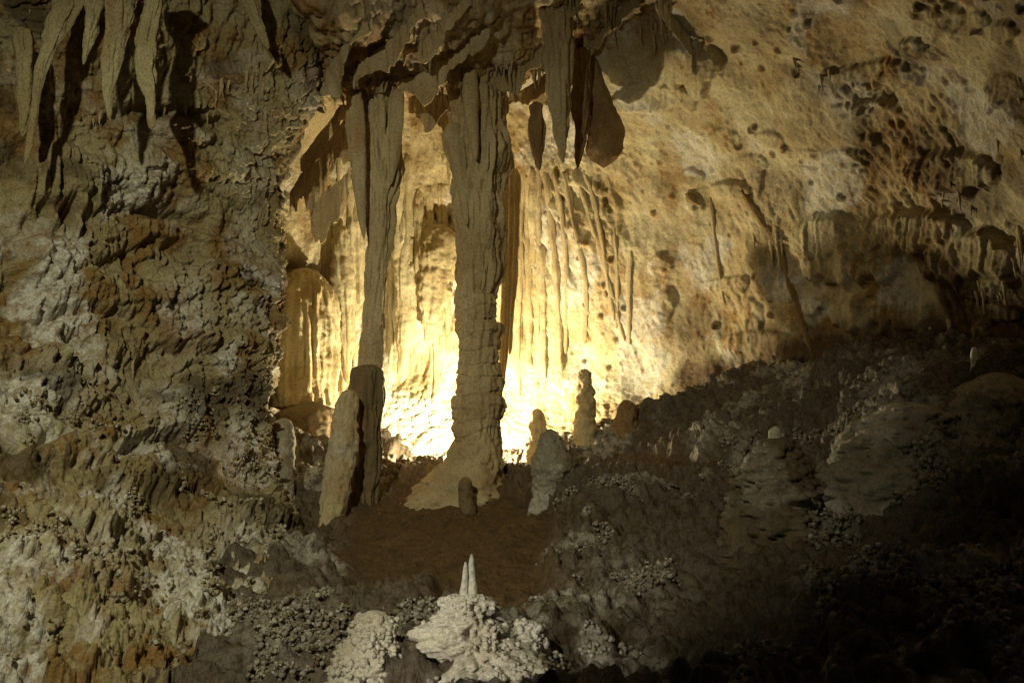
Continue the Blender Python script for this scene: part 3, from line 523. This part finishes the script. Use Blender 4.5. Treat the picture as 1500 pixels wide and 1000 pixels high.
# slender stalactites on every overhang
VAR = []
for k in range(8):
    L = 1.; pts = [(0, 0, .12, .075), (0, 0, 0, .085), (.01*rnd.uniform(-1, 1), 0, -.35, .055), (.03*rnd.uniform(-1, 1), 0, -.7, .03), (.03*rnd.uniform(-1, 1), 0, -1., .008)]
    me, b = lathe_mesh('stalactite', pts, nth=14, nt=26, flute=.3, ff=16, lump=.35, lf=5, seed=600+k, world=True)
    co = np.empty(len(me.vertices)*3, f32); me.vertices.foreach_get('co', co); co = co.reshape(-1, 3)+(b-np.array([0, 0, 0])); me.vertices.foreach_set('co', co.astype(f32).ravel()); VAR.append(me)
def fringe(S, box, n, l0, l1, mat, label, group, seed, nz=-.15, fat=1.):
    g = np.random.default_rng(seed); x0, y0, x1, y1 = box
    m = (S.px > x0) & (S.px < x1) & (S.py > y0) & (S.py < y1) & (S.N[..., 2] < nz) & (S.N[..., 1] < .2)
    i = np.nonzero(m.ravel())[0]
    if not len(i): return
    pts = S.V.reshape(-1, 3)[g.choice(i, min(len(i), n*40), replace=False)]; seeds = pts[:max(4, n//7)]
    dn = np.linalg.norm((pts[:, None]-seeds[None])*np.array([1, 1, 1.6]), axis=-1).min(1)+g.random(len(pts))*.8; pts = pts[np.argsort(dn)]; used = []
    for p in pts:
        if len(used) >= n: break
        if any(np.linalg.norm(p-q) < .05 for q in used): continue
        used.append(p); L = l0+(l1-l0)*g.random()**2; me = VAR[g.integers(8)].copy() if False else VAR[g.integers(8)]
        o = bpy.data.objects.new('stalactite', me); COL.objects.link(o); o.location = p+np.array([0, .035, .02])
        wdt = (.22+.5*L)*fat*g.uniform(.7, 1.2); o.scale = (wdt, wdt, L); o.rotation_euler = (0, 0, g.uniform(0, 6.28))
        if not me.materials: me.materials.append(mat)
        o.material_slots[0].link = 'OBJECT'; o.material_slots[0].material = mat
        tag(o, label, 'stalactite', group)
fringe(Wc, (400, -10, 960, 260), 75, .10, .55, M_drape, 'thin brown stalactite hanging from the ceiling mass above the columns', 'stalactites over the columns', 1)
fringe(Wb, (400, 60, 760, 420), 30, .10, .4, M_back, 'small stalactite hanging inside the brightly lit alcove', 'stalactites inside the alcove', 2)
fringe(Wb, (850, -10, 1020, 75), 26, .10, .4, M_back, 'thin dark stalactite on the pale leaning ceiling right of the columns', 'stalactites on the pale ceiling', 3, -.3)
fringe(Wb, (1060, 0, 1500, 300), 16, .08, .26, M_back, 'small stalactite in the fringes high on the dim brown wall', 'fringes high on the dim wall', 4, -.35)
fringe(Wb, (1060, 300, 1500, 580), 45, .10, .45, M_back, 'small stalactite in the fringes low on the dim brown wall', 'fringes low on the dim wall', 5)
fringe(Wl, (0, 0, 420, 560), 70, .06, .3, M_drape, 'small stalactite under a flowstone lip on the rough wall', 'fringes on the rough wall', 6)

# ------------------------------------------------------------------ the lamp in the alcove
t = empty('flood_lamp', LAMP+np.array([0, 0, -.12]), 'small flood lamp hidden behind the thick column, lighting the alcove', 'lamp')
def boxm(name, c, s, mat, bev=.008):
    import bmesh
    bm = bmesh.new(); bmesh.ops.create_cube(bm, size=1)
    for v in bm.verts: v.co = (v.co.x*s[0]+c[0], v.co.y*s[1]+c[1], v.co.z*s[2]+c[2])
    bmesh.ops.bevel(bm, geom=bm.edges[:], offset=bev, segments=2, affect='EDGES'); me = bpy.data.meshes.new(name); bm.to_mesh(me); bm.free()
    return obj(name, me, mat, t)
mk = bpy.data.materials.new('black_metal'); mk.use_nodes = True; mk.node_tree.nodes['Principled BSDF'].inputs['Base Color'].default_value = (.03, .03, .03, 1)
ml = bpy.data.materials.new('lamp_glass'); ml.use_nodes = True; b_ = ml.node_tree.nodes['Principled BSDF']; b_.inputs['Emission Color'].default_value = (1, .85, .55, 1); b_.inputs['Emission Strength'].default_value = 20
boxm('housing', (0, 0, .06), (.2, .14, .12), mk); boxm('lens', (0, .076, .065), (.16, .008, .08), ml, .002)
for s in (-1, 1): boxm('bracket', (s*.11, 0, 0), (.012, .04, .14), mk, .003)
